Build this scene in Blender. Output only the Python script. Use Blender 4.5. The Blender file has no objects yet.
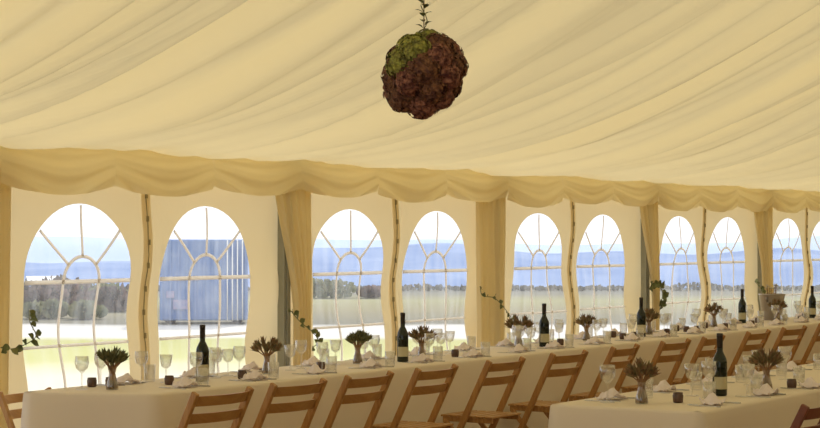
import bpy, math, random
from math import sin, cos, pi, sqrt, radians
from mathutils import Vector, Matrix
R = random.Random(7)
S = bpy.context.scene
COL = S.collection

# ------------------------------------------------------------------ camera, sky, sun, exposure
cam = bpy.data.objects.new('camera', bpy.data.cameras.new('camera'))
COL.objects.link(cam)
cam.data.sensor_width = 36
cam.data.lens = 36 * 1950 / 820
CAMX, CAMY, CAMZ = -8.258, -8.061, 1.57
PSI = radians(58.18)
cam.location = (CAMX, CAMY, CAMZ)
cam.rotation_euler = (pi / 2 + math.atan(22 / 1950), 0, -PSI)
cam.data.clip_end = 5000
S.camera = cam

w = bpy.data.worlds.new('sky'); S.world = w; w.use_nodes = True
nt = w.node_tree; nt.nodes.clear()
out = nt.nodes.new('ShaderNodeOutputWorld'); bg = nt.nodes.new('ShaderNodeBackground')
tc = nt.nodes.new('ShaderNodeTexCoord'); sep = nt.nodes.new('ShaderNodeSeparateXYZ'); rp = nt.nodes.new('ShaderNodeValToRGB')
nt.links.new(tc.outputs['Generated'], sep.inputs[0]); nt.links.new(sep.outputs['Z'], rp.inputs[0])
rp.color_ramp.elements[0].position = 0.0; rp.color_ramp.elements[0].color = (0.93, 0.95, 1.0, 1)
rp.color_ramp.elements[1].position = 0.6; rp.color_ramp.elements[1].color = (0.80, 0.88, 1.0, 1)
nt.links.new(rp.outputs[0], bg.inputs['Color']); bg.inputs['Strength'].default_value = 1.15
nt.links.new(bg.outputs[0], out.inputs[0])

sun = bpy.data.objects.new('sun', bpy.data.lights.new('sun', 'SUN')); COL.objects.link(sun)
sun.data.energy = 2.4; sun.data.angle = radians(3); sun.data.color = (1, 0.96, 0.84)
SUND = Vector((0.80, 0.30, 0.62)).normalized()          # towards the sun
sun.rotation_euler = SUND.to_track_quat('Z', 'Y').to_euler()
sun.location = (4, 10, 20)

S.view_settings.view_transform = 'Standard'; S.view_settings.look = 'None'
S.view_settings.gamma = 1; S.view_settings.use_curve_mapping = False
S.view_settings.exposure = 0.34
try:
    S.cycles.max_bounces = 10; S.cycles.diffuse_bounces = 6; S.cycles.transparent_max_bounces = 24
    S.cycles.transmission_bounces = 6; S.cycles.glossy_bounces = 3
    S.cycles.use_denoising = True; S.cycles.sample_clamp_indirect = 6
except Exception:
    pass

# ------------------------------------------------------------------ helpers
class MB:
    def __init__(s): s.v = []; s.f = []
    def grid(s, P, closed=False):
        n, m, b = len(P), len(P[0]), len(s.v)
        for row in P: s.v += [tuple(p) for p in row]
        for i in range(n - 1):
            for j in range(m if closed else m - 1):
                k = (j + 1) % m
                s.f.append((b + i * m + j, b + i * m + k, b + (i + 1) * m + k, b + (i + 1) * m + j))
        return s
    def box(s, c, d, M=None):
        b = len(s.v)
        for i in (-1, 1):
            for j in (-1, 1):
                for k in (-1, 1):
                    p = Vector((i * d[0] / 2, j * d[1] / 2, k * d[2] / 2))
                    if M: p = M @ p
                    s.v.append(tuple(Vector(c) + p))
        for q in ((0, 1, 3, 2), (4, 6, 7, 5), (0, 4, 5, 1), (2, 3, 7, 6), (0, 2, 6, 4), (1, 5, 7, 3)):
            s.f.append(tuple(b + x for x in q))
        return s
    def bar(s, a, c, wx, wy, up=(1, 0, 0)):
        a, c = Vector(a), Vector(c); z = (c - a); L = z.length; z.normalize()
        x = Vector(up); x = (x - z * x.dot(z)).normalized(); y = z.cross(x)
        return s.box((a + c) / 2, (wx, wy, L), Matrix((x, y, z)).transposed())
    def tube(s, pts, r, n=6, caps=True):
        pts = [Vector(p) for p in pts]
        rs = r if isinstance(r, (list, tuple)) else [r] * len(pts)
        b = len(s.v); ref = Vector((0.31, 0.22, 0.92))
        for i, p in enumerate(pts):
            t = (pts[min(i + 1, len(pts) - 1)] - pts[max(i - 1, 0)]).normalized()
            u = t.cross(ref)
            if u.length < 1e-3: u = t.cross(Vector((1, 0, 0)))
            u.normalize(); v = t.cross(u)
            for k in range(n):
                a = 2 * pi * k / n
                s.v.append(tuple(p + (u * cos(a) + v * sin(a)) * rs[i]))
        for i in range(len(pts) - 1):
            for k in range(n):
                q = (k + 1) % n
                s.f.append((b + i * n + k, b + i * n + q, b + (i + 1) * n + q, b + (i + 1) * n + k))
        if caps:
            s.f.append(tuple(b + k for k in range(n))[::-1]); e = b + (len(pts) - 1) * n
            s.f.append(tuple(e + k for k in range(n)))
        return s
    def lathe(s, prof, n=16, c=(0, 0, 0), capb=True, capt=True):
        b = len(s.v)
        for r, z in prof:
            for k in range(n):
                a = 2 * pi * k / n
                s.v.append((c[0] + r * cos(a), c[1] + r * sin(a), c[2] + z))
        for i in range(len(prof) - 1):
            for k in range(n):
                q = (k + 1) % n
                s.f.append((b + i * n + k, b + i * n + q, b + (i + 1) * n + q, b + (i + 1) * n + k))
        if capb: s.f.append(tuple(b + k for k in range(n))[::-1])
        if capt:
            e = b + (len(prof) - 1) * n; s.f.append(tuple(e + k for k in range(n)))
        return s
    def leaf(s, p, d, nrm, L, W, curl=0.15):
        p, d, nrm = Vector(p), Vector(d).normalized(), Vector(nrm)
        x = d.cross(nrm)
        if x.length < 1e-4: x = d.cross(Vector((0.3, 0.9, 0.1)))
        x.normalize(); nn = x.cross(d)
        b = len(s.v)
        for t, ww in ((0, .12), (.3, .9), (.6, .85), (1, .02)):
            c = p + d * (L * t) + nn * (curl * L * sin(pi * t * .8))
            s.v += [tuple(c - x * (W * ww / 2) + nn * W * .12 * ww), tuple(c), tuple(c + x * (W * ww / 2) + nn * W * .12 * ww)]
        for i in range(3):
            for j in range(2):
                a = b + i * 3 + j
                s.f.append((a, a + 1, a + 4, a + 3))
        return s
    def build(s, name, mat, parent=None, smooth=True, thick=0, bevel=0, sub=0):
        me = bpy.data.meshes.new(name); me.from_pydata(s.v, [], s.f); me.materials.append(mat)
        me.polygons.foreach_set('use_smooth', [smooth] * len(me.polygons)); me.update()
        o = bpy.data.objects.new(name, me); COL.objects.link(o)
        if parent: o.parent = parent
        if bevel:
            m = o.modifiers.new('bevel', 'BEVEL'); m.width = bevel; m.segments = 2; m.limit_method = 'ANGLE'
        if sub:
            m = o.modifiers.new('sub', 'SUBSURF'); m.levels = m.render_levels = sub
        if thick:
            m = o.modifiers.new('solid', 'SOLIDIFY'); m.thickness = thick; m.offset = 0
        return o

def tag(o, label, cat=None, group=None, kind=None):
    if label: o['label'] = label
    if cat: o['category'] = cat
    if group: o['group'] = group
    if kind: o['kind'] = kind
    return o
def thing(name, label, cat, loc=(0, 0, 0), rz=0, group=None):
    o = bpy.data.objects.new(name, None); COL.objects.link(o); o.empty_display_size = .05
    o.location = loc; o.rotation_euler = (0, 0, rz)
    return tag(o, label, cat, group)
def copy_tree(o, parent=None):
    c = o.copy(); COL.objects.link(c)
    if parent: c.parent = parent
    for ch in list(o.children): copy_tree(ch, c)
    return c
class Proto:                                     # first use moves the built thing, later uses copy it
    def __init__(s, o): s.o = o; s.used = False
    def put(s, loc, rz, label, group=None, sc=1.0):
        o = copy_tree(s.o) if s.used else s.o
        s.used = True
        o.location = loc; o.rotation_euler = (0, 0, rz); o.scale = (sc, sc, sc)
        tag(o, label, None, group); return o

def mat(name, color, rough=.6, metal=0, noise=None, bump=None, spec=.5, coord='Object', trans=0, tcol=None):
    m = bpy.data.materials.new(name); m.use_nodes = True; t = m.node_tree; b = t.nodes['Principled BSDF']
    b.inputs['Base Color'].default_value = (*color, 1); b.inputs['Roughness'].default_value = rough
    b.inputs['Metallic'].default_value = metal; b.inputs['Specular IOR Level'].default_value = spec
    co = t.nodes.new('ShaderNodeTexCoord')
    csrc = None
    if noise:                                    # (scale, (sx,sy,sz), color2)
        mp = t.nodes.new('ShaderNodeMapping'); mp.inputs['Scale'].default_value = noise[1]
        n = t.nodes.new('ShaderNodeTexNoise'); n.inputs['Scale'].default_value = noise[0]; n.inputs['Detail'].default_value = 4
        r = t.nodes.new('ShaderNodeValToRGB'); r.color_ramp.elements[0].position = .35; r.color_ramp.elements[1].position = .65
        r.color_ramp.elements[0].color = (*color, 1); r.color_ramp.elements[1].color = (*noise[2], 1)
        t.links.new(co.outputs[coord], mp.inputs[0]); t.links.new(mp.outputs[0], n.inputs['Vector'])
        t.links.new(n.outputs['Fac'], r.inputs[0]); t.links.new(r.outputs[0], b.inputs['Base Color']); csrc = r.outputs[0]
    bm = None
    if bump:                                     # (scale, (sx,sy,sz), strength, distance)
        mp2 = t.nodes.new('ShaderNodeMapping'); mp2.inputs['Scale'].default_value = bump[1]
        n2 = t.nodes.new('ShaderNodeTexNoise'); n2.inputs['Scale'].default_value = bump[0]; n2.inputs['Detail'].default_value = 3
        bm = t.nodes.new('ShaderNodeBump'); bm.inputs['Strength'].default_value = bump[2]; bm.inputs['Distance'].default_value = bump[3]
        t.links.new(co.outputs[coord], mp2.inputs[0]); t.links.new(mp2.outputs[0], n2.inputs['Vector'])
        t.links.new(n2.outputs['Fac'], bm.inputs['Height']); t.links.new(bm.outputs[0], b.inputs['Normal'])
    if trans:
        tr = t.nodes.new('ShaderNodeBsdfTranslucent'); tr.inputs[0].default_value = (*(tcol or color), 1)
        if bm: t.links.new(bm.outputs[0], tr.inputs['Normal'])
        mx = t.nodes.new('ShaderNodeMixShader'); mx.inputs[0].default_value = trans
        t.links.new(b.outputs[0], mx.inputs[1]); t.links.new(tr.outputs[0], mx.inputs[2])
        t.links.new(mx.outputs[0], t.nodes['Material Output'].inputs[0])
    return m

def glassy(name, tint, gloss=.10, haze=0.0, rough=.03, streak=False):
    m = bpy.data.materials.new(name); m.use_nodes = True; t = m.node_tree; t.nodes.clear()
    o = t.nodes.new('ShaderNodeOutputMaterial'); tp = t.nodes.new('ShaderNodeBsdfTransparent'); tp.inputs[0].default_value = (*tint, 1)
    g = t.nodes.new('ShaderNodeBsdfGlossy'); g.inputs['Roughness'].default_value = rough
    lw = t.nodes.new('ShaderNodeLayerWeight'); lw.inputs['Blend'].default_value = .35
    mm = t.nodes.new('ShaderNodeMath'); mm.operation = 'MULTIPLY_ADD'; mm.inputs[1].default_value = .5; mm.inputs[2].default_value = gloss
    mm.use_clamp = True
    t.links.new(lw.outputs['Facing'], mm.inputs[0])
    if streak: mm.inputs[1].default_value = .1
    mx = t.nodes.new('ShaderNodeMixShader'); t.links.new(mm.outputs[0], mx.inputs[0])
    t.links.new(tp.outputs[0], mx.inputs[1]); t.links.new(g.outputs[0], mx.inputs[2]); last = mx
    if haze:
        d = t.nodes.new('ShaderNodeBsdfTranslucent'); d.inputs[0].default_value = (.9, .93, 1, 1)
        m2 = t.nodes.new('ShaderNodeMixShader'); m2.inputs[0].default_value = haze
        t.links.new(last.outputs[0], m2.inputs[1]); t.links.new(d.outputs[0], m2.inputs[2]); last = m2
        if streak:                               # scuffed vertical creases in the clear sheet
            co = t.nodes.new('ShaderNodeTexCoord'); mp = t.nodes.new('ShaderNodeMapping'); mp.inputs['Scale'].default_value = (9, 1, 1.3)
            n = t.nodes.new('ShaderNodeTexNoise'); n.inputs['Scale'].default_value = 1.6; n.inputs['Detail'].default_value = 5
            r = t.nodes.new('ShaderNodeMapRange'); r.inputs['From Min'].default_value = .35; r.inputs['From Max'].default_value = .8
            r.inputs['To Min'].default_value = haze * .5; r.inputs['To Max'].default_value = haze * 2.2
            t.links.new(co.outputs['Object'], mp.inputs[0]); t.links.new(mp.outputs[0], n.inputs['Vector'])
            t.links.new(n.outputs['Fac'], r.inputs[0]); t.links.new(r.outputs[0], m2.inputs[0])
            bp = t.nodes.new('ShaderNodeBump'); bp.inputs['Strength'].default_value = .5; bp.inputs['Distance'].default_value = .02
            t.links.new(n.outputs['Fac'], bp.inputs['Height']); t.links.new(bp.outputs[0], g.inputs['Normal'])
    t.links.new(last.outputs[0], o.inputs[0]); return m

LIN = mat('ivory_lining', (.91, .79, .50), .9, spec=.1, trans=.26, tcol=(.88, .735, .405), bump=(60, (1, .15, 1), .12, .004))
SWAG = mat('ivory_swag', (.93, .83, .56), .9, spec=.1, trans=.36, tcol=(.93, .82, .50), bump=(30, (1, 1, 1), .1, .004))
PVC = mat('cream_pvc_wall', (.88, .78, .56), .55, spec=.2, trans=.28, tcol=(.86, .72, .44), bump=(5, (1, 1, .6), .25, .02))
DIM = mat('dimmed_pvc', (.55, .42, .24), .6, spec=.2, trans=.04, tcol=(.8, .65, .4))  # unseen walls: PVC darkened to cut the fill light inside
CLEAR = glassy('clear_pvc', (.93, .94, .97), .03, .11, .12, True)
BARM = mat('window_bar_tape', (.92, .88, .82), .6, trans=.6)
LACE = mat('dark_lacing', (.30, .26, .15), .8)
ALU = mat('grey_aluminium', (.30, .30, .25), .45, .5)
FLOORM = mat('brown_matting', (.20, .13, .08), .95, noise=(9, (1, 1, 1), (.38, .27, .18)), bump=(60, (1, 1, 1), .5, .01))
CLOTH = mat('ivory_tablecloth', (.78, .70, .59), .9, spec=.1, bump=(90, (1, 1, 1), .1, .002))
WOOD = mat('golden_beech', (.46, .25, .08), .4, noise=(6, (1, 12, 1), (.36, .17, .05)))
WOODD = mat('dark_stained_wood', (.18, .055, .03), .5)
NAP = mat('pale_lilac_napkin', (.86, .78, .80), .9, trans=.1)
GLASS = glassy('clear_glass', (.985, .985, .98), .14)
WATER = glassy('pale_water', (.80, .84, .70), .04)
BOT = mat('dark_green_bottle', (.008, .014, .008), .08)
FOIL = mat('black_foil', (.02, .012, .012), .4)
LAB = mat('cream_label', (.52, .48, .32), .7)
STEEL = mat('cutlery_steel', (.55, .55, .52), .25, 1)
JARM = mat('maroon_votive', (.10, .055, .04), .25)
WAX = mat('pale_wax', (.82, .70, .55), .6)
HEADG = mat('green_spiky_leaf', (.10, .11, .045), .6, noise=(30, (1, 1, 1), (.19, .18, .08)))
HEADR = mat('bronze_spiky_leaf', (.26, .14, .075), .6, noise=(30, (1, 1, 1), (.20, .18, .08)))
STEM = mat('tied_stems', (.34, .19, .09), .7, noise=(60, (1, 1, .3), (.22, .12, .06)))
IVY = mat('ivy_leaf', (.07, .10, .03), .5, noise=(20, (1, 1, 1), (.16, .17, .05)))
MAR = mat('maroon_floret', (.09, .02, .018), .7, noise=(45, (1, 1, 1), (.34, .15, .10)))
MAR2 = mat('brown_floret', (.22, .10, .045), .7, noise=(45, (1, 1, 1), (.08, .025, .022)))
GRN = mat('green_floret', (.34, .36, .07), .7, noise=(40, (1, 1, 1), (.16, .15, .04)))
ZINC = mat('zinc_bucket', (.40, .36, .32), .35, .8)
WHITE = mat('white_petal', (.85, .83, .78), .7)
BLUEC = mat('blue_tarpaulin', (.13, .22, .45), .6, noise=(2.2, (1, 1, 1), (.26, .34, .52)))
PINK = mat('pale_pink_marking', (.42, .36, .48), .8, noise=(7, (1, 1, 1), (.26, .30, .46)))

# ------------------------------------------------------------------ the setting
MB().grid([[(-12, 0.02, 0), (19, 0.02, 0)], [(-12, -12, 0), (19, -12, 0)]]).build('floor', FLOORM, smooth=False)
tag(bpy.data.objects['floor'], 'brown fibre matting floor inside the marquee', kind='structure')

XA, XB = -12.0, 18.0
def wav(x, z):                                   # billow of the hanging PVC sheet
    e = min(1, max(0, (2.2 - z) / 1.2))
    return 0.022 * sin(5.3 * z + 1.7 * x + 1.1 * sin(x * 1.9)) * e + 0.014 * sin(9.1 * z - 2.3 * x + 0.6) * e + .012 * sin(x * 4.2)
WR, WZ0, WZB = 0.47, 1.29, 0.55                  # window radius, springing height, sill height
wins = []
for k in range(-4, 6):
    for sg in (-1, 1):
        wins.append(3 * k + 1.5 + sg * .63)
wall = MB(); wn = 0
def arch(u): return WZ0 + sqrt(max(0, WR * WR - u * u)) * 1.02
def col(m, x0s, zlo, zhi, n):
    m.grid([[(x, wav(x, zlo(x) + (zhi(x) - zlo(x)) * i / n), zlo(x) + (zhi(x) - zlo(x)) * i / n) for x in x0s] for i in range(n + 1)])
TOP = 2.14
edge = XA
for cx in wins:
    a, b = cx - WR, cx + WR
    xs = [edge + (a - edge) * i / 6 for i in range(7)]
    col(wall, xs, lambda x: .0, lambda x: TOP, 30)
    us = [cx - WR * cos(pi * i / 24) for i in range(25)]
    col(wall, us, lambda x: arch(x - cx), lambda x: TOP, 12)
    col(wall, us, lambda x: .0, lambda x: WZB, 6)
    edge = b
col(wall, [edge + (XB - edge) * i / 8 for i in range(9)], lambda x: 0, lambda x: TOP, 30)
wl = wall.build('wall_back', PVC)
tag(wl, 'cream plastic marquee side wall with arched windows', kind='structure')
for k in range(-1, 6):                           # laced seams half way between poles
    x = 3 * k + 1.5
    m = MB(); m.tube([(x + .004 * sin(i * 2.2), wav(x, 2.05 - i * .1) - .012, 2.05 - i * .1) for i in range(20)], .0035, 5)
    for i in range(12):
        z = 1.98 - i * .15; m.box((x, wav(x, z) - .016, z), (.013, .012, .035))
    m.build('lacing_seam', LACE, wl, smooth=False)
    m = MB(); m.grid([[(x - .045 + .09 * j, wav(x, 2.1 - i * .105) - .007 - .002 * (i % 2), 2.1 - i * .105) for j in (0, .5, 1)] for i in range(20)])
    m.build('seam_flap', PVC, wl)

def unx(i): return ['first', 'second', 'third', 'fourth', 'fifth', 'sixth', 'seventh', 'eighth', 'ninth', 'tenth', 'eleventh', 'twelfth', 'thirteenth', 'fourteenth', 'fifteenth', 'sixteenth', 'seventeenth', 'eighteenth', 'nineteenth', 'twentieth'][i]
for n, cx in enumerate(wins):
    m = MB(); us = [cx - WR * cos(pi * i / 20) for i in range(21)]
    col(m, us, lambda x: WZB, lambda x: arch(x - cx), 30)
    o = m.build('window_%d' % (n + 1), CLEAR)
    tag(o, '%s arched clear plastic window from the left' % unx(n - 8) if 0 <= n - 8 < 12 else 'arched clear plastic window outside the left of the view', kind='structure')
    g = MB()
    P = lambda u, z: (cx + u, wav(cx + u, z) - .006, z)
    def strip(pts, wd):
        L = []
        for i, (u, z) in enumerate(pts):
            u0, z0 = pts[max(0, i - 1)]; u1, z1 = pts[min(len(pts) - 1, i + 1)]
            d = Vector((u1 - u0, z1 - z0)).normalized(); q = Vector((-d.y, d.x)) * wd / 2
            L.append([P(u + q.x, z + q.y), P(u - q.x, z - q.y)])
        g.grid(L)
    r0 = .155; lin = lambda a, b, n=10: [(a[0] + (b[0] - a[0]) * i / n, a[1] + (b[1] - a[1]) * i / n) for i in range(n + 1)]
    strip(lin((-WR, WZ0), (WR, WZ0)), .026)
    strip(lin((-WR, .90), (WR, .90)), .018)
    strip([(r0 * cos(pi * i / 14), WZ0 + r0 * sin(pi * i / 14)) for i in range(15)], .022)
    for s_ in (-1, 1):
        strip(lin((s_ * r0, WZ0), (s_ * r0, WZB), 16), .020)
        a = radians(42); strip(lin((s_ * r0 * cos(a), WZ0 + r0 * sin(a)), (s_ * WR * cos(a), WZ0 + WR * sin(a))), .019)
    strip(lin((0, WZ0 + r0), (0, WZ0 + WR)), .018)
    g.build('glazing_bars', BARM, o, thick=.003)
    continue
    rim = MB(); pts = [(-WR, WZB)] + [(-WR * cos(pi * i / 30), WZ0 + 1.02 * WR * sin(pi * i / 30)) for i in range(31)] + [(WR, WZB)]
    rim.tube([P(u, z) for u, z in pts], .006, 5); rim.build('window_rim', PVC, o)

# other sides of the tent
def flat(name, pts, m, label):
    o = MB().grid(pts).build(name, m, smooth=False); tag(o, label, kind='structure')
flat('wall_front', [[(XA, -12, 0), (XB, -12, 0)], [(XA, -12, 2.12), (XB, -12, 2.12)]], DIM, 'plain marquee wall behind the camera, darkened to cut fill light')

# swagged roof lining
fr = random.Random(3)
waves = [(fr.uniform(.9, 1.9), fr.uniform(0, 6.3), .058) for _ in range(3)] + \
        [(fr.uniform(2.4, 5.2), fr.uniform(0, 6.3), .026) for _ in range(5)] + \
        [(fr.uniform(7, 12), fr.uniform(0, 6.3), .0030) for _ in range(4)]
def zc(t):                                       # t: distance from the wall
    if t > 6: t = 12 - t
    return 2.10 + .05 * t + .088 * t * t - .0024 * t ** 3
def fold(x, t):
    tt = t if t <= 6 else 12 - t
    u = x + .10 * tt * sin(x * .9 + 1) + .05 * sin(tt * 1.7 + x * 2.1)
    h = 0
    for i, (k, p, a) in enumerate(waves):
        v = sin(2 * pi * k * u / 2.4 + p + .35 * sin(tt * .9 + i))
        h += a * (1 - 2 * (v * v + .012) ** .36 if i % 2 == 0 else v)
    return h * min(1, .10 + tt * .55)
def ceil(x, t): return zc(t) + fold(x, t)
xs = []; x = XA
while x < XB + .01:
    xs.append(x); x += .028 if x > -7 else .1
ts = [0, .04, .1, .18, .28, .4, .55, .72, .9] + [1.1 + .22 * i for i in range(23)]
ts = [t for t in ts if t < 6] + [6.0]
ts += [12 - t for t in ts[-2::-3]] + [12]
MB().grid([[(x, -.03 - t * .9975, ceil(x, t)) for x in xs] for t in ts]).build('ceiling', LIN)
tag(bpy.data.objects['ceiling'], 'pleated ivory fabric lining of the marquee roof', kind='structure')
PALE = mat('brightened_pvc', (.85, .83, .78), .6, spec=.2, trans=.62, tcol=(.95, .93, .88))  # unseen left gable: PVC whitened and made translucent to let in more light
for nm, x, M_ in (('wall_left', XA, PALE), ('wall_right', XB, DIM)):
    m = MB(); n = 24
    m.grid([[(x, -12 * i / n, 0) for i in range(n + 1)], [(x, -12 * i / n, ceil(x, 12 * i / n) - .0) for i in range(n + 1)]])
    m.build(nm, M_, smooth=False); tag(bpy.data.objects[nm], 'plain unseen marquee gable end, toned to shape the light', kind='structure')

# swagged valance, one per bay
for k in range(-1, 5):
    m = MB(); vr = random.Random(k + 20)
    for q in range(3):
        x0 = 3 * k + q; L = 1.0; dp = .285 + vr.uniform(-.015, .03); ph = vr.uniform(0, 6)
        G = []
        for j in range(31):
            t = j / 30; row = []
            for i in range(29):
                s = i / 28; b = sin(pi * s)
                sag = dp * (.80 + .20 * b ** .9)
                z = 2.125 - sag * t
                y = -.135 - .085 * sin(pi * t * .80) * (.45 + .55 * b)
                y += .016 * sin(2 * pi * (3.0 * t - 1.1 * b * t) + ph) * (.3 + t) * b ** .5
                y += .005 * sin(2 * pi * (7 * t - 2.4 * b * t) + ph) * b ** .5
                y -= .010 * (1 - b) ** 3
                y = min(y, -.132)
                row.append((x0 + L * s, y, z))
            G.append(row)
        for i in range(29):
            pass
        
        m.grid(G)
    o = m.build('swag_valance', SWAG)
    nm = {-1: 'ivory swagged valance left of the leftmost pole drape'}.get(k, 'ivory swagged valance above the %s pair of arched windows from the left' % unx(max(k, 0)))
    tag(o, nm, 'valance', 'swagged valances along the eave')

# poles and their drapes
PL = ['at the left edge', 'second from left', 'third from left', 'fourth from left', 'fifth from left', 'sixth from left']
for k in range(-1, 6):
    m = MB(); m.box((3 * k - .03, -.048, 1.04), (.08, .06, 2.08)); m.box((3 * k - .03, -.080, 1.04), (.03, .008, 2.08))
    o = m.build('trim_%d' % (k + 2), ALU, smooth=False, bevel=.004); tag(o, 'grey aluminium marquee pole', kind='structure')
#            top-left, top-right, bottom-left, bottom-right (metres along the wall)
DR = {0: (-.28, .17, -.28, .15), 1: (-.22, .23, .04, .23), 2: (-.38, .12, -.36, .10), 3: (-.28, .18, .02, .18), 4: (-.41, .18, -.12, .18), 5: (-.42, .15, -.1, .15)}
for k, (a, b, c, d) in DR.items():
    m = MB(); x0 = 3 * k; G = []
    for j in range(41):
        z = 2.02 - 1.99 * j / 40; e = min(1, (2.10 - z) / 1.15); e = e * e * (3 - 2 * e)
        l, r = a + (c - a) * e, b + (d - b) * e; n = 60
        amp = .022 + .010 * e
        G.append([(x0 + l + (r - l) * i / n, -.097 - .006 * sin(pi * i / n) + amp * .45 * sin(2 * pi * i / n * 5 + k + .5 * sin(z * 3)) + .004 * sin(2 * pi * i / n * 11 + z), z) for i in range(n + 1)])
    m.grid(G); o = m.build('pole_drape', SWAG, thick=.003)
    tag(o, 'long gathered ivory drape hanging at a marquee pole, %s' % PL[k], 'drape', 'drapes on the marquee poles')

# ------------------------------------------------------------------ outdoors
F = Vector((sin(PSI), cos(PSI), 0)); Rt = Vector((cos(PSI), -sin(PSI), 0)); C0 = Vector((CAMX, CAMY, 0))
def out_pt(X, depth, z=0):
    p = C0 + F * depth + Rt * (depth * (X - 410) / 1950); return (p.x, p.y, z)
def terr(d, l):
    if d < 58: return -.02
    return -.02 - min(9, (d - 58) * .09)
m = bpy.data.materials.new('field_ground'); m.use_nodes = True; t = m.node_tree; b = t.nodes['Principled BSDF']; b.inputs['Roughness'].default_value = 1
b.inputs['Specular IOR Level'].default_value = 0
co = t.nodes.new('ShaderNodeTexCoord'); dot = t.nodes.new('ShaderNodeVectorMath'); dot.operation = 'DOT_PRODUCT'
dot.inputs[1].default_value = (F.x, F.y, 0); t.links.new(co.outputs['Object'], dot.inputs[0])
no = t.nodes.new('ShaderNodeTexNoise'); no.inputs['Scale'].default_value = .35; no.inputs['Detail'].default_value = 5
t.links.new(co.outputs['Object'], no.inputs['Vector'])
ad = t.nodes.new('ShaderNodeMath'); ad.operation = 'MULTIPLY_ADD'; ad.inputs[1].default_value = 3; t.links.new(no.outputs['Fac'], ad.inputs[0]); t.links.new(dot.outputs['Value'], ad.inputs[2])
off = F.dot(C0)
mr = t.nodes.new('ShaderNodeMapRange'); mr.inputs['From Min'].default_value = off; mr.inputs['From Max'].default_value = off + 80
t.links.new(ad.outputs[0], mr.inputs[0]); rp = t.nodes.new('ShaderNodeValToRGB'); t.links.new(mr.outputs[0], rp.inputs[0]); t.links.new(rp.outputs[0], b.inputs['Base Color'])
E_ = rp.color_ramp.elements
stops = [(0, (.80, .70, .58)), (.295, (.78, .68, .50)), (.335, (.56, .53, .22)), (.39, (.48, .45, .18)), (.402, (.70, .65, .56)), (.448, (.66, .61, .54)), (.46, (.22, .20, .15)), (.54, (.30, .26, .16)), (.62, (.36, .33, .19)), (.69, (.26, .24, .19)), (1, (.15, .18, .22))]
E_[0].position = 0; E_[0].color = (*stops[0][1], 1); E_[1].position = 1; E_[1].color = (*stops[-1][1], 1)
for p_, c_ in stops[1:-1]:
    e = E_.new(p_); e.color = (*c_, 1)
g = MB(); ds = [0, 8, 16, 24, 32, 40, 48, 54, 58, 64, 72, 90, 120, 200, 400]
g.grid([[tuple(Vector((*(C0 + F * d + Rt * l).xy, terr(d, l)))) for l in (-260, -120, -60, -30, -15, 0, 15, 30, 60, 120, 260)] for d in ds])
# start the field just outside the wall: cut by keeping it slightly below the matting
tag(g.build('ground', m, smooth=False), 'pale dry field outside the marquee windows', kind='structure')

HAZE = mat('hazy_blue_hill', (.33, .40, .56), 1, noise=(.035, (1, 1, 3), (.22, .29, .46)), spec=0)  # distance haze is put into the base colours of both hill ranges
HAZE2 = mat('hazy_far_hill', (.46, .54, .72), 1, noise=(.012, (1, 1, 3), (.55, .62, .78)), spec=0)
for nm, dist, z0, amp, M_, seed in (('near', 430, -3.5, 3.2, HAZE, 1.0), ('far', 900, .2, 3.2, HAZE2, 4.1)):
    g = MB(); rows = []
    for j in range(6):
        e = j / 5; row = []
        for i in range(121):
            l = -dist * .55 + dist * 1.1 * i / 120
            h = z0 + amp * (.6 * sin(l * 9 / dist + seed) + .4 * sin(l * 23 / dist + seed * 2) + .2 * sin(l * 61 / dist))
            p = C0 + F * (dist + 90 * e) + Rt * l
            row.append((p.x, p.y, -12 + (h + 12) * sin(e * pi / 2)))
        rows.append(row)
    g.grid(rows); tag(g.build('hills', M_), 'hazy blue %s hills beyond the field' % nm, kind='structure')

def bush(name, X, d, h, wd, mt, label, group):
    m = MB(); br = random.Random(int(X * 7 + d)); c = Vector(out_pt(X, d, 0))
    for b_ in range(9):
        cc = c + Rt * br.uniform(-wd, wd) * .8 + F * br.uniform(-.4, .4); rr = h * br.uniform(.35, .75); tp = h * br.uniform(.6, 1.1)
        for k in range(70):
            q = Vector((br.gauss(0, 1), br.gauss(0, 1), br.gauss(0, 1))).normalized()
            p = Vector((cc.x, cc.y, tp * .45)) + Vector((q.x * rr, q.y * rr, q.z * tp * .5))
            m.leaf(p, Vector((q.x, q.y, .6)), (q.y, -q.x, .2), .13, .11)
    tag(m.build(name, mt), label, 'bush', group)
BUSH = mat('dull_bush', (.16, .15, .13), 1, noise=(2, (1, 1, 1), (.34, .24, .20)), spec=0)
BUSH2 = mat('grassy_bush', (.22, .24, .14), 1, noise=(3, (1, 1, 1), (.36, .33, .18)), spec=0)
for X, d, h, wd, mt, lb in [(34, 41, .52, .5, BUSH, 'low brown bush at the left edge of the first arched window'), (62, 43, .60, .5, BUSH, 'dark low bush left of centre in the first arched window'),
        (94, 45, .50, .45, BUSH2, 'greenish low bush right of centre in the first arched window'), (121, 41, .52, .5, BUSH, 'low brown bush at the right edge of the first arched window'),
        (82, 37.2, .24, .3, BUSH2, 'tiny green bush in front at the centre of the first arched window'), (45, 37.5, .26, .3, BUSH2, 'tiny green bush in front at left in the first arched window'),
        (330, 50, .38, .5, BUSH2, 'low bush seen through the left side of the third arched window'), (371, 50, .22, .4, BUSH, 'low bush seen through the right side of the third arched window')]:
    bush('low_bush', X, d, h, wd, mt, lb, 'low bushes on the field')

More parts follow.
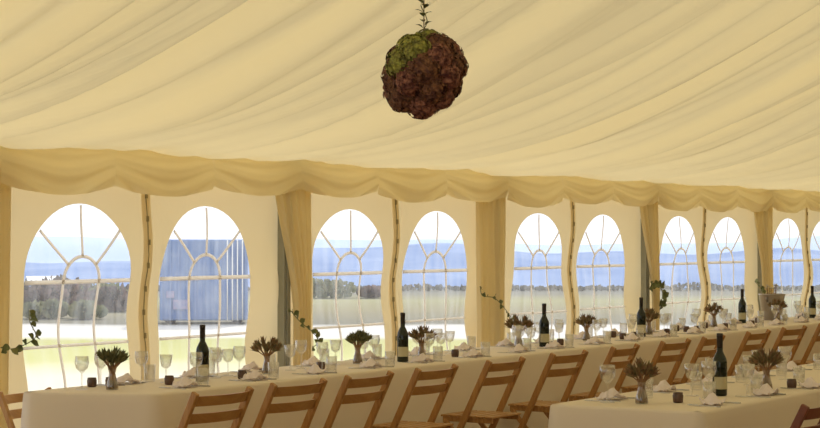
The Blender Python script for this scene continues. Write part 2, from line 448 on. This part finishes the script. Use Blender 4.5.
hg = MB(); hr = random.Random(5)
for k in range(2600):
    l = hr.uniform(-24, 24); hh = .05 + .06 * sin(l * .9) + .05 * sin(l * 3.1 + 1)
    p = C0 + F * (56.5 + hr.uniform(-.6, .6)) + Rt * l
    q = Vector((hr.gauss(0, 1), hr.gauss(0, 1), hr.gauss(0, 1))).normalized()
    hg.leaf((p.x, p.y, hr.uniform(-.02, max(.05, hh))), Vector((q.x, q.y, .7)), (q.y, -q.x, .2), .14, .12)
tag(hg.build('hedgerow', mat('purple_grey_hedge', (.24, .24, .22), 1, noise=(.8, (1, 1, 1), (.32, .28, .22)), spec=0)), 'low ragged hedgerow along the far edge of the field', 'hedge', None, 'stuff')

t_ = thing('blue_container', 'blue covered trailer seen through the second arched window', 'trailer', out_pt(204, 35.6, 0), -PSI + radians(6))
body = MB(); body.box((0, 0, .78), (1.58, 1.0, 1.46)); body.build('body', BLUEC, t_, smooth=False, bevel=.03)
rb = MB()
for i in range(11): rb.box((-.75 + .15 * i, -.515, .78), (.025, .03, 1.44))
rb.build('ribs', BLUEC, t_, smooth=False)
pn = MB(); pn.box((-.40, -.525, .34), (.30, .02, .17)); pn.box((-.30, -.525, .80), (.42, .02, .05)); pn.box((-.60, -.525, .52), (.14, .02, .12))
pn.build('marking', PINK, t_, smooth=False)
rl = MB()
for i in range(4): rl.tube([(.42 + .09 * i, -.56, .05), (.42 + .09 * i, -.56, 1.5)], .012, 5)
rl.build('white_rail', WHITE, t_)
for sx in (-.6, .6):
    wv = MB(); wv.tube([(sx, -.45, .12), (sx, .45, .12)], .13, 14); wv.build('wheel', FOIL, t_)
h_ = thing('distant_hut', 'small white-roofed hut seen at left in the first arched window', 'building', out_pt(46, 90, -2.8), -PSI + .3)
MB().box((0, 0, 1.1), (1.5, 1.5, 2.2)).build('wall', mat('grey_hut_wall', (.3, .34, .45), 1), h_, smooth=False)
rf = MB(); rf.grid([[(-.9, -.9, 2.2), (.9, -.9, 2.2)], [(-.9, 0, 2.5), (.9, 0, 2.5)], [(-.9, .9, 2.2), (.9, .9, 2.2)]]); rf.build('roof', WHITE, h_, smooth=False, thick=.05)

# ------------------------------------------------------------------ tables
def table(name, x0, x1, y0, y1, tl, tcl, skew=0.0):
    t = thing(name, tl, 'table', ((x0 + x1) / 2, (y0 + y1) / 2, 0))
    L = x1 - x0; W = y1 - y0
    MB().box((0, 0, .725), (L - .06, W - .04, .03)).build('table_top', WOODD, t, smooth=False)
    n = int(L / 1.8) + 1
    for i in range(n):
        x = -L / 2 + .2 + (L - .4) * i / (n - 1)
        m = MB()
        for s in (-1, 1): m.bar((x, s * (W / 2 - .12), 0), (x, s * (W / 2 - .14), .71), .035, .035)
        m.bar((x, -W / 2 + .12, .25), (x, W / 2 - .12, .25), .025, .025); m.build('leg', ALU, t, smooth=False)
    # cloth: rounded cross-section swept round the table
    m = MB(); per = []
    def ed(x, y, nx, ny): per.append((x, y, nx, ny))
    st = .045
    nx_ = int(L / st); ny_ = int(W / st)
    for i in range(nx_ + 1): ed(x0 + L * i / nx_, y0, 0, -1)
    for i in range(1, ny_): ed(x1, y0 + W * i / ny_, 1, 0)
    for i in range(nx_ + 1): ed(x1 - L * i / nx_, y1, 0, 1)
    for i in range(1, ny_): ed(x0, y1 - W * i / ny_, -1, 0)
    rows = []
    prof = [(-.02, .752), (-.006, .751), (.003, .746), (.007, .735), (.009, .70), (.011, .62), (.014, .5), (.017, .35), (.020, .2), (.022, .06)]
    for pi_, (o_, z) in enumerate(prof):
        row = []; fz = max(0, (.735 - z)) / .68
        for q, (x, y, nx, ny) in enumerate(per):
            cx_ = min(abs(x - x0), abs(x - x1)); cy_ = min(abs(y - y0), abs(y - y1))
            u = x if ny else y + 31
            wv = (.010 * sin(u * 9 + 2 * sin(u * 1.3)) + .008 * sin(u * 21 + 1.2) + .006 * sin(u * 3.1)) * fz
            corner = .05 * fz * math.exp(-(cx_ ** 2 + cy_ ** 2) / .02) if fz else 0
            dx, dy = nx, ny
            X = x + dx * (o_ + wv + corner); Y = y + dy * (o_ + wv + corner)
            if skew and x < x0 + .4: X += skew * (1 - (x - x0) / .4) * (y - y0) / W
            row.append((X, Y, z + (.003 * sin(u * 4) * fz)))
        rows.append(row)
    m.grid(rows, closed=True)
    G = []
    for i in range(7):
        y = y0 + .012 + (W - .024) * i / 6
        G.append([(x + (skew * (1 - (x - x0) / .4) * (y - y0) / W if skew and x < x0 + .4 else 0), y, .7518) for x in [x0 + .012 + (L - .024) * q / 60 for q in range(61)]])
    m.grid(G)
    c = m.build('tablecloth', CLOTH, smooth=True); tag(c, tcl, 'tablecloth')
FY0, FY1 = -1.60, -.92
table('trestle_table', -.34, 15.2, FY0, FY1, 'long trestle table under the cloth along the window wall', 'ivory cloth over the long table along the windows', skew=-.26)
table('trestle_table', .19, 6.6, -4.42, -3.63, 'trestle table under the cloth in the right foreground', 'ivory cloth over the nearer table at lower right')
TZ = .7525

# ------------------------------------------------------------------ folding chairs
def make_chair(wood, name='folding_chair'):
    t = thing(name, 'x', 'chair')
    W = .215; top = (-.215, .79); foot = (.175, 0)
    def py(z): return foot[0] + (top[0] - foot[0]) * z / top[1]
    for s in (-1, 1):
        m = MB(); m.bar((s * W, foot[0], 0.005), (s * W, top[0], top[1]), .026, .040); m.build('leg', wood, t, smooth=False, bevel=.006)
    for s in (-1, 1):
        m = MB(); m.bar((s * (W - .026), .13, .405), (s * (W - .026), -.24, .005), .018, .032); m.build('leg', wood, t, smooth=False, bevel=.005)
    for z in (.745, .655):
        G = []
        for i in range(13):
            s = -1 + i / 6; x = s * (W - .008); bow = .04 * (1 - s * s)
            y = py(z) - bow; hz = .026
            G.append([(x, y - .006 + .010, z - hz), (x, y - .006 - .012, z + hz), (x, y + .008 - .012, z + hz), (x, y + .008 + .010, z - hz)])
        m = MB(); m.grid(G, closed=True); m.f.append((0, 1, 2, 3)); n = len(m.v); m.f.append((n - 1, n - 2, n - 3, n - 4))
        m.build('back_slat', wood, t, smooth=False)
    m = MB()
    for s in (-1, 1): m.box((s * (W - .045), -.03, .410), (.022, .36, .03))
    for i in range(6): m.box((0, -.19 + .065 * i, .431), (2 * W - .05, .05, .012))
    m.build('seat', wood, t, smooth=False, bevel=.003)
    for (y, z) in ((py(.22), .22), (-.24 * .8 + .13 * .2, .09)):
        m = MB(); m.bar((-W + .01, y, z), (W - .01, y, z), .02, .02, up=(0, 0, 1)); m.build('stretcher', wood, t, smooth=False)
    return t
CH = Proto(make_chair(WOOD))
cxs = [-.355, .33, 1.01, 1.72, 2.57, 3.46, 4.33, 5.20, 5.93, 6.88, 7.74, 8.6, 9.45, 10.3, 11.15]
for i, x in enumerate(cxs):
    CH.put((x, -1.835 + R.uniform(-.015, .015), 0), radians(R.uniform(-4, 4)),
           'wooden folding chair with two curved back slats, %s from the left along the long table' % unx(i), 'folding chairs along the long table')
CH.put((-.16, -.70, 0), radians(180), 'wooden folding chair facing the camera behind the left end of the long table', None, .90)
DK = Proto(make_chair(WOODD))
DK.put((.545, -4.65, 0), radians(2), 'dark wooden folding chair cut by the bottom right corner at the nearer table')

# ------------------------------------------------------------------ things on the tables
def make_bottle():
    t = thing('wine_bottle', 'x', 'bottle')
    MB().lathe([(.030, 0), (.037, .004), (.037, .17), (.034, .19), (.024, .212), (.0155, .228), (.0145, .30), (.0145, .315)], 20).build('body', BOT, t)
    MB().lathe([(.0155, .245), (.0155, .30), (.0165, .301), (.0165, .318), (.012, .320)], 16).build('foil_cap', FOIL, t)
    g = MB(); g.grid([[(.0376 * cos(a), .0376 * sin(a), z) for a in [radians(150 + 12 * i) for i in range(16)]] for z in (.035, .065, .098)]); g.build('label', LAB, t)
    return t
BT = Proto(make_bottle())
bl = ['far-left end', 'third chair back', 'centre', 'right of centre', 'fifth', 'sixth']
for i, (x, y) in enumerate([(.43, -1.30), (2.50, -1.33), (4.50, -1.31), (6.18, -1.31), (8.96, -1.05), (10.42, -1.2)]):
    BT.put((x, y, TZ), radians(R.uniform(-10, 25)), 'dark wine bottle with cream label, %s from the left on the long table' % unx(i), 'wine bottles on the long table')
BT.put((1.07, -4.14, TZ), radians(5), 'dark wine bottle standing on the nearer table at lower right')

def make_vase(M_, seed, hw=1.0):
    t = thing('bouquet', 'x', 'bouquet'); vr = random.Random(seed)
    MB().lathe([(.030, 0), (.032, .004), (.030, .03), (.020, .065), (.017, .085), (.022, .105)], 16, capt=False).build('vase', GLASS, t)
    MB().lathe([(.028, .004), (.027, .03), (.018, .06)], 12).build('water', WATER, t)
    m = MB(); hd = MB()
    for i in range(15):
        a = 2 * pi * i * .381; rr = sqrt((i + .5) / 15)
        tilt = rr * .85 * hw
        d = Vector((cos(a) * sin(tilt), sin(a) * sin(tilt), cos(tilt)))
        base = Vector((cos(a + pi) * .018, sin(a + pi) * .018, .008)); mid = Vector((cos(a) * .008, sin(a) * .008, .10))
        end = mid + d * (.058 + .03 * vr.random())
        m.tube([base * 1.3, mid, end], .0034, 4)
        for k in range(9):
            b = 2 * pi * k / 9 + i; px = d.cross(Vector((.2, .3, .9))).normalized(); qy = d.cross(px)
            sp = px * cos(b) + qy * sin(b)
            hd.leaf(end - d * .02 + sp * .003, d * 1.0 + sp * (.22 if k % 2 else .5), sp, .062, .017, -.1)
    for i in range(26):
        a = 2 * pi * i / 26; rb = .028 * (1 if i % 2 else .6)
        m.tube([(rb * cos(a), rb * sin(a), .006), (.011 * cos(a + .5), .011 * sin(a + .5), .085), (.02 * cos(a + .8), .02 * sin(a + .8), .12)], .0046, 4)
    m.build('stems', STEM, t); hd.build('flower_heads', M_, t)
    return t
VS = [(-.27, -1.24, 0, 1.05, 'dark green spiky'), (1.14, -1.23, 1, 1.0, 'bronze spiky'), (2.18, -1.19, 0, 1.0, 'green'), (2.83, -1.27, 1, 1.0, 'bronze'), (4.29, -1.21, 1, 1.1, 'bronze'), (5.41, -1.20, 1, .95, 'bronze'), (6.52, -1.22, 1, 1.0, 'bronze'), (8.05, -1.15, 1, 1.0, 'bronze'), (9.34, -1.25, 1, 1.0, 'bronze')]
PV = [Proto(make_vase(HEADG, 1)), Proto(make_vase(HEADR, 2, 1.15))]
for i, (x, y, k, sc, nm) in enumerate(VS):
    PV[k].put((x, y, TZ), R.uniform(0, 6), '%s bouquet in small glass vase, %s from left on long table' % (nm, unx(i)), 'small bouquets on the long table', sc)
PV[1].put((.43, -4.0, TZ), 1, 'dark bronze bouquet left of the bottle on the nearer table', 'bouquets on the nearer table', 1.0)
PV[1].put((1.56, -4.2, TZ), 2, 'dark bronze bouquet right of the bottle on the nearer table', 'bouquets on the nearer table', 1.0)

def make_wine():
    t = thing('wine_glass', 'x', 'glass')
    MB().lathe([(.034, 0), (.033, .003), (.006, .006), (.004, .02), (.004, .085), (.012, .092), (.031, .112), (.038, .14), (.035, .175), (.0345, .1755), (.0335, .1755), (.0365, .14), (.029, .114), (.004, .096)], 16).build('bowl', GLASS, t)
    return t
def make_tumbler():
    t = thing('tumbler', 'x', 'glass')
    MB().lathe([(.026, 0), (.030, .002), (.033, .095), (.0315, .0955), (.029, .012), (.0, .010)], 14, capt=False).build('cup', GLASS, t)
    return t
def make_goblet():
    t = thing('goblet', 'x', 'glass')
    MB().lathe([(.032, 0), (.031, .003), (.005, .006), (.004, .075), (.026, .09), (.033, .12), (.037, .155), (.0355, .1555), (.0315, .12), (.024, .093), (.002, .08)], 16).build('bowl', GLASS, t)
    return t
def make_napkin():
    t = thing('napkin', 'x', 'napkin'); m = MB(); G = []
    for i in range(11):
        row = []
        for j in range(9):
            u, v = i / 10 - .5, j / 8 - .5
            z = .006 + .052 * math.exp(-(u * 3) ** 2) * (.6 + .4 * cos(v * 9)) + .007 * sin(17 * u + 8 * v)
            row.append((u * .15, v * (.10 + .03 * cos(u * 5)), max(.001, z)))
        G.append(row)
    m.grid(G); m.build('folded_cloth', NAP, t, thick=.002); return t
def make_jar():
    t = thing('votive_jar', 'x', 'candle holder')
    MB().lathe([(.020, 0), (.025, .004), (.027, .036), (.024, .042), (.025, .05), (.022, .05), (.020, .026), (0, .024)], 14, capt=False).build('jar', JARM, t)
    MB().lathe([(.018, .026), (.018, .038), (.003, .039), (.002, .047)], 10).build('candle', WAX, t)
    return t
def make_knife():
    t = thing('knife', 'x', 'cutlery'); MB().box((0, .05, .003), (.014, .10, .003)).box((0, -.05, .004), (.012, .09, .006)).build('blade', STEEL, t, smooth=False); return t
def make_fork():
    t = thing('fork', 'x', 'cutlery'); m = MB(); m.box((0, -.04, .004), (.008, .11, .004)).box((0, .03, .004), (.02, .03, .003))
    for s in (-.0075, -.0025, .0025, .0075): m.box((s, .065, .004), (.0028, .045, .003))
    m.build('tines', STEEL, t, smooth=False); return t
WG, TU, GO, NA, JA, KN, FO = map(Proto, (make_wine(), make_tumbler(), make_goblet(), make_napkin(), make_jar(), make_knife(), make_fork()))

taken = [(x, y, .05) for x, y in [(.43, -1.30), (2.50, -1.33), (4.50, -1.31), (6.18, -1.31), (8.96, -1.05), (10.42, -1.2)]] + [(v[0], v[1], .085) for v in VS] + \
        [(1.07, -4.14, .05), (.43, -4.0, .08), (1.56, -4.2, .08), (9.74, -1.04, .15)]
def free(x, y, r):
    for a, b, c in taken:
        if (a - x) ** 2 + (b - y) ** 2 < (r + c) ** 2: return False
    return True
def drop(P_, x, y, r, label, group, rz=0, sc=1.0):
    for k in range(60):
        xx = x + (R.uniform(-1, 1) * .014 * k if k else 0); yy = y + (R.uniform(-1, 1) * .004 * k if k else 0)
        if free(xx, yy, r):
            taken.append((xx, yy, r)); P_.put((xx, yy, TZ), rz, label, group, sc); return
# placed as seen in the photograph
JS = [(-.18, -1.02, 'left of two dark votive jars behind the leftmost bouquet'), (-.10, -1.08, 'right of two dark votive jars behind the leftmost bouquet'), (.16, -1.28, 'dark votive jar left of the leftmost wine bottle'), (.72, -1.36, 'dark votive jar between the first bottle and second bouquet'),
      (1.56, -1.33, 'dark votive jar in front of the second pole drape'), (3.12, -1.36, 'dark votive jar among glasses right of the fourth bouquet'), (4.72, -1.33, 'dark votive jar right of the third wine bottle'), (5.75, -1.35, 'dark votive jar right of the sixth bouquet'), (7.1, -1.3, 'dark votive jar right of the seventh bouquet')]
for x, y, l in JS: drop(JA, x, y, .035, l, 'votive jars on the long table')
drop(JA, .57, -4.13, .035, 'red-brown votive jar left of the bottle on the nearer table', 'votive jars on the nearer table')
drop(JA, 1.72, -4.28, .035, 'dark votive jar at the right edge of the nearer table', 'votive jars on the nearer table')
GS = [(-.33, -1.08, 0, 'leftmost wine glass on the long table'), (-.06, -.98, 0, 'wine glass just behind the leftmost bouquet'), (.2, -1.05, 0, 'left wine glass before the first laced wall seam'), (.28, -1.16, 1, 'right wine glass before the first laced wall seam'),
      (.70, -1.18, 0, 'tallest wine glass between first bottle and second bouquet'), (.80, -1.12, 1, 'goblet in the cluster left of the second bouquet'), (.88, -1.22, 0, 'rightmost glass of the cluster left of the second bouquet'),
      (1.45, -1.18, 1, 'goblet beside the second pole drape'), (1.62, -1.14, 0, 'wine glass beneath the ivy on the second pole drape'),
      (2.36, -1.2, 0, 'wine glass left of the second wine bottle'), (2.42, -1.08, 1, 'goblet behind the second wine bottle'), (3.0, -1.13, 0, 'wine glass right of the fourth bouquet'), (3.2, -1.2, 1, 'goblet right of the fourth bouquet'), (3.32, -1.1, 0, 'wine glass at the right of the cluster after the fourth bouquet'),
      (4.1, -1.3, 0, 'wine glass just left of the fifth bouquet'), (4.2, -1.36, 1, 'goblet in front of the fifth bouquet'), (4.62, -1.2, 0, 'wine glass just right of the third bottle'), (4.95, -1.2, 1, 'goblet between third bottle and sixth bouquet'), (5.1, -1.12, 0, 'wine glass between third bottle and sixth bouquet')]
for x, y, k, l in GS: drop((WG, GO)[k], x, y, .038, l, 'glasses on the long table')
GN = [(.40, -3.83, 0, 'leftmost wine glass on the nearer table'), (.93, -4.14, 0, 'wine glass left of the bottle on the nearer table'), (.99, -4.02, 1, 'goblet behind the bottle on the nearer table'), (1.12, -4.27, 1, 'goblet in front of the bottle on the nearer table'), (1.19, -4.05, 0, 'wine glass right of the bottle on the nearer table'),
      (1.75, -4.12, 0, 'wine glass right of the right bouquet on the nearer table'), (1.82, -4.0, 1, 'goblet right of the right bouquet on the nearer table'), (2.35, -4.0, 0, 'wine glass at the right edge of the nearer table'), (2.3, -3.86, 1, 'goblet at the right edge of the nearer table')]
for x, y, k, l in GN: drop((WG, GO)[k], x, y, .038, l, 'glasses on the nearer table', sc=1.05)
# place settings
n = 0
sx = [.05 + .62 * i for i in range(22)]
for i, x in enumerate(sx):
    if x > 13.5: break
    for side, y, nm in ((-1, -1.47, 'near edge'), (1, -1.04, 'window edge')):
        o_ = unx(min(i, 19)) if i < 20 else 'last'
        s_ = '%s setting from left, %s of long table' % (o_, nm)
        drop(NA, x + R.uniform(-.05, .05), y, .078, 'folded pale lilac napkin at the ' + s_, 'napkins on the long table', R.uniform(-.6, .6))
        drop(TU, x + .16, y - side * -.02 + R.uniform(-.02, .02), .034, 'clear tumbler at the ' + s_, 'tumblers on the long table')
        if x > 5.3 or i % 2 == (side > 0):
            drop(WG if (i + side) % 2 else GO, x + .22, y - side * .09, .038, 'clear stemmed glass at the ' + s_, 'glasses on the long table')
        if x > 5.3:
            drop(JA, x + .34, y - side * .12, .035, 'dark votive jar at the ' + s_, 'votive jars on the long table')
        if x < 8:
            drop(KN, x + .10, y, .012, 'steel knife at the ' + s_, 'cutlery on the long table', R.uniform(-.1, .1))
            drop(FO, x - .10, y, .012, 'steel fork at the ' + s_, 'cutlery on the long table', R.uniform(-.1, .1))
for i, x in enumerate([.55 + .62 * j for j in range(6)]):
    for side, y, nm in ((-1, -4.32, 'near edge'), (1, -3.78, 'far edge')):
        s_ = '%s setting from left, %s of nearer table' % (unx(i), nm)
        drop(NA, x, y, .06, 'folded pale napkin at the ' + s_, 'napkins on the nearer table', R.uniform(-.6, .6))
        drop(TU, x + .2, y - side * .1, .034, 'clear tumbler at the ' + s_, 'tumblers on the nearer table')
        drop(KN, x + .11, y, .012, 'steel knife at the ' + s_, 'cutlery on the nearer table', R.uniform(-.2, .2))
        drop(FO, x - .11, y, .012, 'steel fork at the ' + s_, 'cutlery on the nearer table', R.uniform(-.2, .2))

# ice bucket with white flowers
t_ = thing('ice_bucket', 'dull metal ice bucket on the far right of the long table', 'bucket', (9.74, -1.04, TZ))
MB().lathe([(.085, 0), (.09, .004), (.125, .24), (.132, .245), (.132, .255), (.120, .255), (.084, .02), (0, .018)], 24, capt=False).build('body', ZINC, t_)
for s in (-1, 1):
    m = MB(); m.tube([(s * .12, 0, .22), (s * .15, 0, .225), (s * .155, 0, .19), (s * .118, 0, .185)], .006, 6); m.build('handle', ZINC, t_)
t2 = thing('white_flowers', 'small bunch of white flowers standing in the metal ice bucket', 'flowers', (9.74, -1.04, TZ + .02))
m = MB(); hd = MB(); lf = MB()
for i in range(9):
    a = i * 2.4; e = Vector((.05 * cos(a), .05 * sin(a), .27 + .05 * R.random())); m.tube([(0.01 * cos(a), .01 * sin(a), .0), e], .003, 4)
    for k in range(10):
        d = Vector((cos(k * .63), sin(k * .63), .6)); hd.leaf(e, d, (0, 0, 1), .025, .018)
    lf.leaf(e - Vector((0, 0, .02)), (cos(a), sin(a), -.2), (0, 0, 1), .05, .02)
m.build('stems', STEM, t2); hd.build('petals', WHITE, t2); lf.build('leaves', IVY, t2)

# ivy sprigs on the pole drapes
def sprig(pts, n, seed, label, sc=1.0):
    t = thing('ivy_sprig', label, 'ivy', pts[0], 0, 'ivy sprigs tied to the pole drapes'); vr = random.Random(seed)
    o0 = Vector(pts[0]); P_ = [Vector(p) - o0 for p in pts]; m = MB()
    # smooth path
    path = []
    for i in range(len(P_) - 1):
        p0, p1, p2, p3 = P_[max(0, i - 1)], P_[i], P_[i + 1], P_[min(len(P_) - 1, i + 2)]
        for j in range(6):
            s = j / 6; path.append(.5 * ((2 * p1) + (p2 - p0) * s + (2 * p0 - 5 * p1 + 4 * p2 - p3) * s * s + (3 * p1 - p0 - 3 * p2 + p3) * s ** 3))
    path.append(P_[-1]); m.tube(path, .003, 5); m.build('stem', IVY, t)
    lm = MB()
    for i in range(n):
        p = path[int((i + .5) / n * (len(path) - 1))]
        d = Vector((vr.uniform(-1, 1), vr.uniform(-.6, .1), vr.uniform(-.8, .7))).normalized()
        lm.leaf(p, d, (0.2 * vr.uniform(-1, 1), -1, .3), .05 * sc * vr.uniform(.7, 1.2), .042 * sc)
    lm.build('leaves', IVY, t)
sprig([(.30, -.12, 1.14), (.24, -.18, 1.07), (.28, -.19, .99), (.22, -.19, .95), (.10, -.18, .92), (.02, -.16, .93)], 15, 2, 'ivy sprig on the drape at the far left edge', 1.1)
sprig([(2.93, -.12, 1.06), (2.99, -.17, .97), (3.12, -.19, .89), (3.19, -.19, .82), (3.12, -.19, .78)], 16, 3, 'ivy sprig on the second pole drape from the left')
sprig([(5.64, -.117, 1.14), (5.62, -.15, 1.08), (5.76, -.18, 1.06), (5.90, -.19, .98), (6.0, -.19, .91), (6.08, -.19, .84)], 17, 4, 'ivy sprig on the third pole drape from the left')
sprig([(8.95, -.10, 1.06), (8.98, -.15, 1.10), (9.07, -.18, 1.04), (9.06, -.18, .94), (9.02, -.18, .90)], 20, 6, 'ivy sprig on the fourth pole drape from the left', 1.7)
sprig([(11.62, -.112, 1.08), (11.7, -.15, 1.0), (11.74, -.17, .9)], 9, 7, 'ivy sprig on the fifth pole drape from the left', 1.2)

# ------------------------------------------------------------------ hanging flower ball
D_ = 7.5; p = C0 + F * D_ + Rt * (D_ * 14 / 1950)
BC = Vector((p.x, p.y, 1.57 + (236 - 73) / 1950 * D_))
t_ = thing('hanging_flower_ball', 'round hanging ball of maroon hydrangea heads with green patches under the lining', 'flower ball', BC)
ZT = ceil(BC.x, (-.03 - BC.y) / .9975) - BC.z
MB().tube([(0, 0, .1), (0, 0, ZT)], .0022, 5).build('string', STEM, t_)
MB().lathe([(.115 * sin(pi * i / 10) + .0005, -.115 * cos(pi * i / 10)) for i in range(11)], 16).build('foam_core', mat('dark_moss', (.04, .04, .02), .9), t_)
br = random.Random(12)
toCam = -F
heads = []
N = 26
for i in range(N):
    zz = 1 - 2 * (i + .5) / N; a = i * 2.39996; rr = sqrt(1 - zz * zz)
    heads.append(Vector((rr * cos(a), rr * sin(a), zz)))
for i, h in enumerate(heads):
    sd = h.dot(Rt); fc = h.dot(toCam)
    green = (h.z > .74 and sd < .5) or (-.85 < sd < -.22 and h.z > -.30 and fc > .30 and h.z < .75)
    M_ = GRN if green else (MAR if i % 2 else MAR2)
    c = h * .114 * br.uniform(.86, 1.1); rad = .060 + br.uniform(-.008, .010)
    m = MB()
    P_ = []
    for j in range(15):
        th = pi * j / 14
        P_.append([tuple(c + Vector((sin(th) * cos(f), sin(th) * sin(f), cos(th))) * rad * (.90 + .13 * br.uniform(-1, 1))) for f in [2 * pi * e / 22 for e in range(22)]])
    m.grid(P_, closed=True)
    for k in range(150):
        q = Vector((br.gauss(0, 1), br.gauss(0, 1), br.gauss(0, 1))).normalized()
        if q.dot(h) < -.1: continue
        pos = c + q * rad * br.uniform(.93, 1.05)
        x_ = q.cross(Vector((.3, .5, .8))).normalized(); y_ = q.cross(x_)
        for e in range(4):
            b = pi / 2 * e + k; d = x_ * cos(b) + y_ * sin(b)
            m.leaf(pos, d + q * .12, q, .0125, .013, .15)
    m.build('flower_head', M_, t_, smooth=False)
m = MB()
for k in range(16):
    z = .16 + .012 * k + .01 * br.random(); a = k * 2.4
    m.leaf((.004 * cos(a), .004 * sin(a), z), (cos(a), sin(a), .3), (0, 0, 1), .034, .026)
m.tube([(.012 * sin(i * .9), .012 * cos(i * .9), .15 + i * .018) for i in range(14)], .002, 4)
m.build('ivy_garland', IVY, t_)
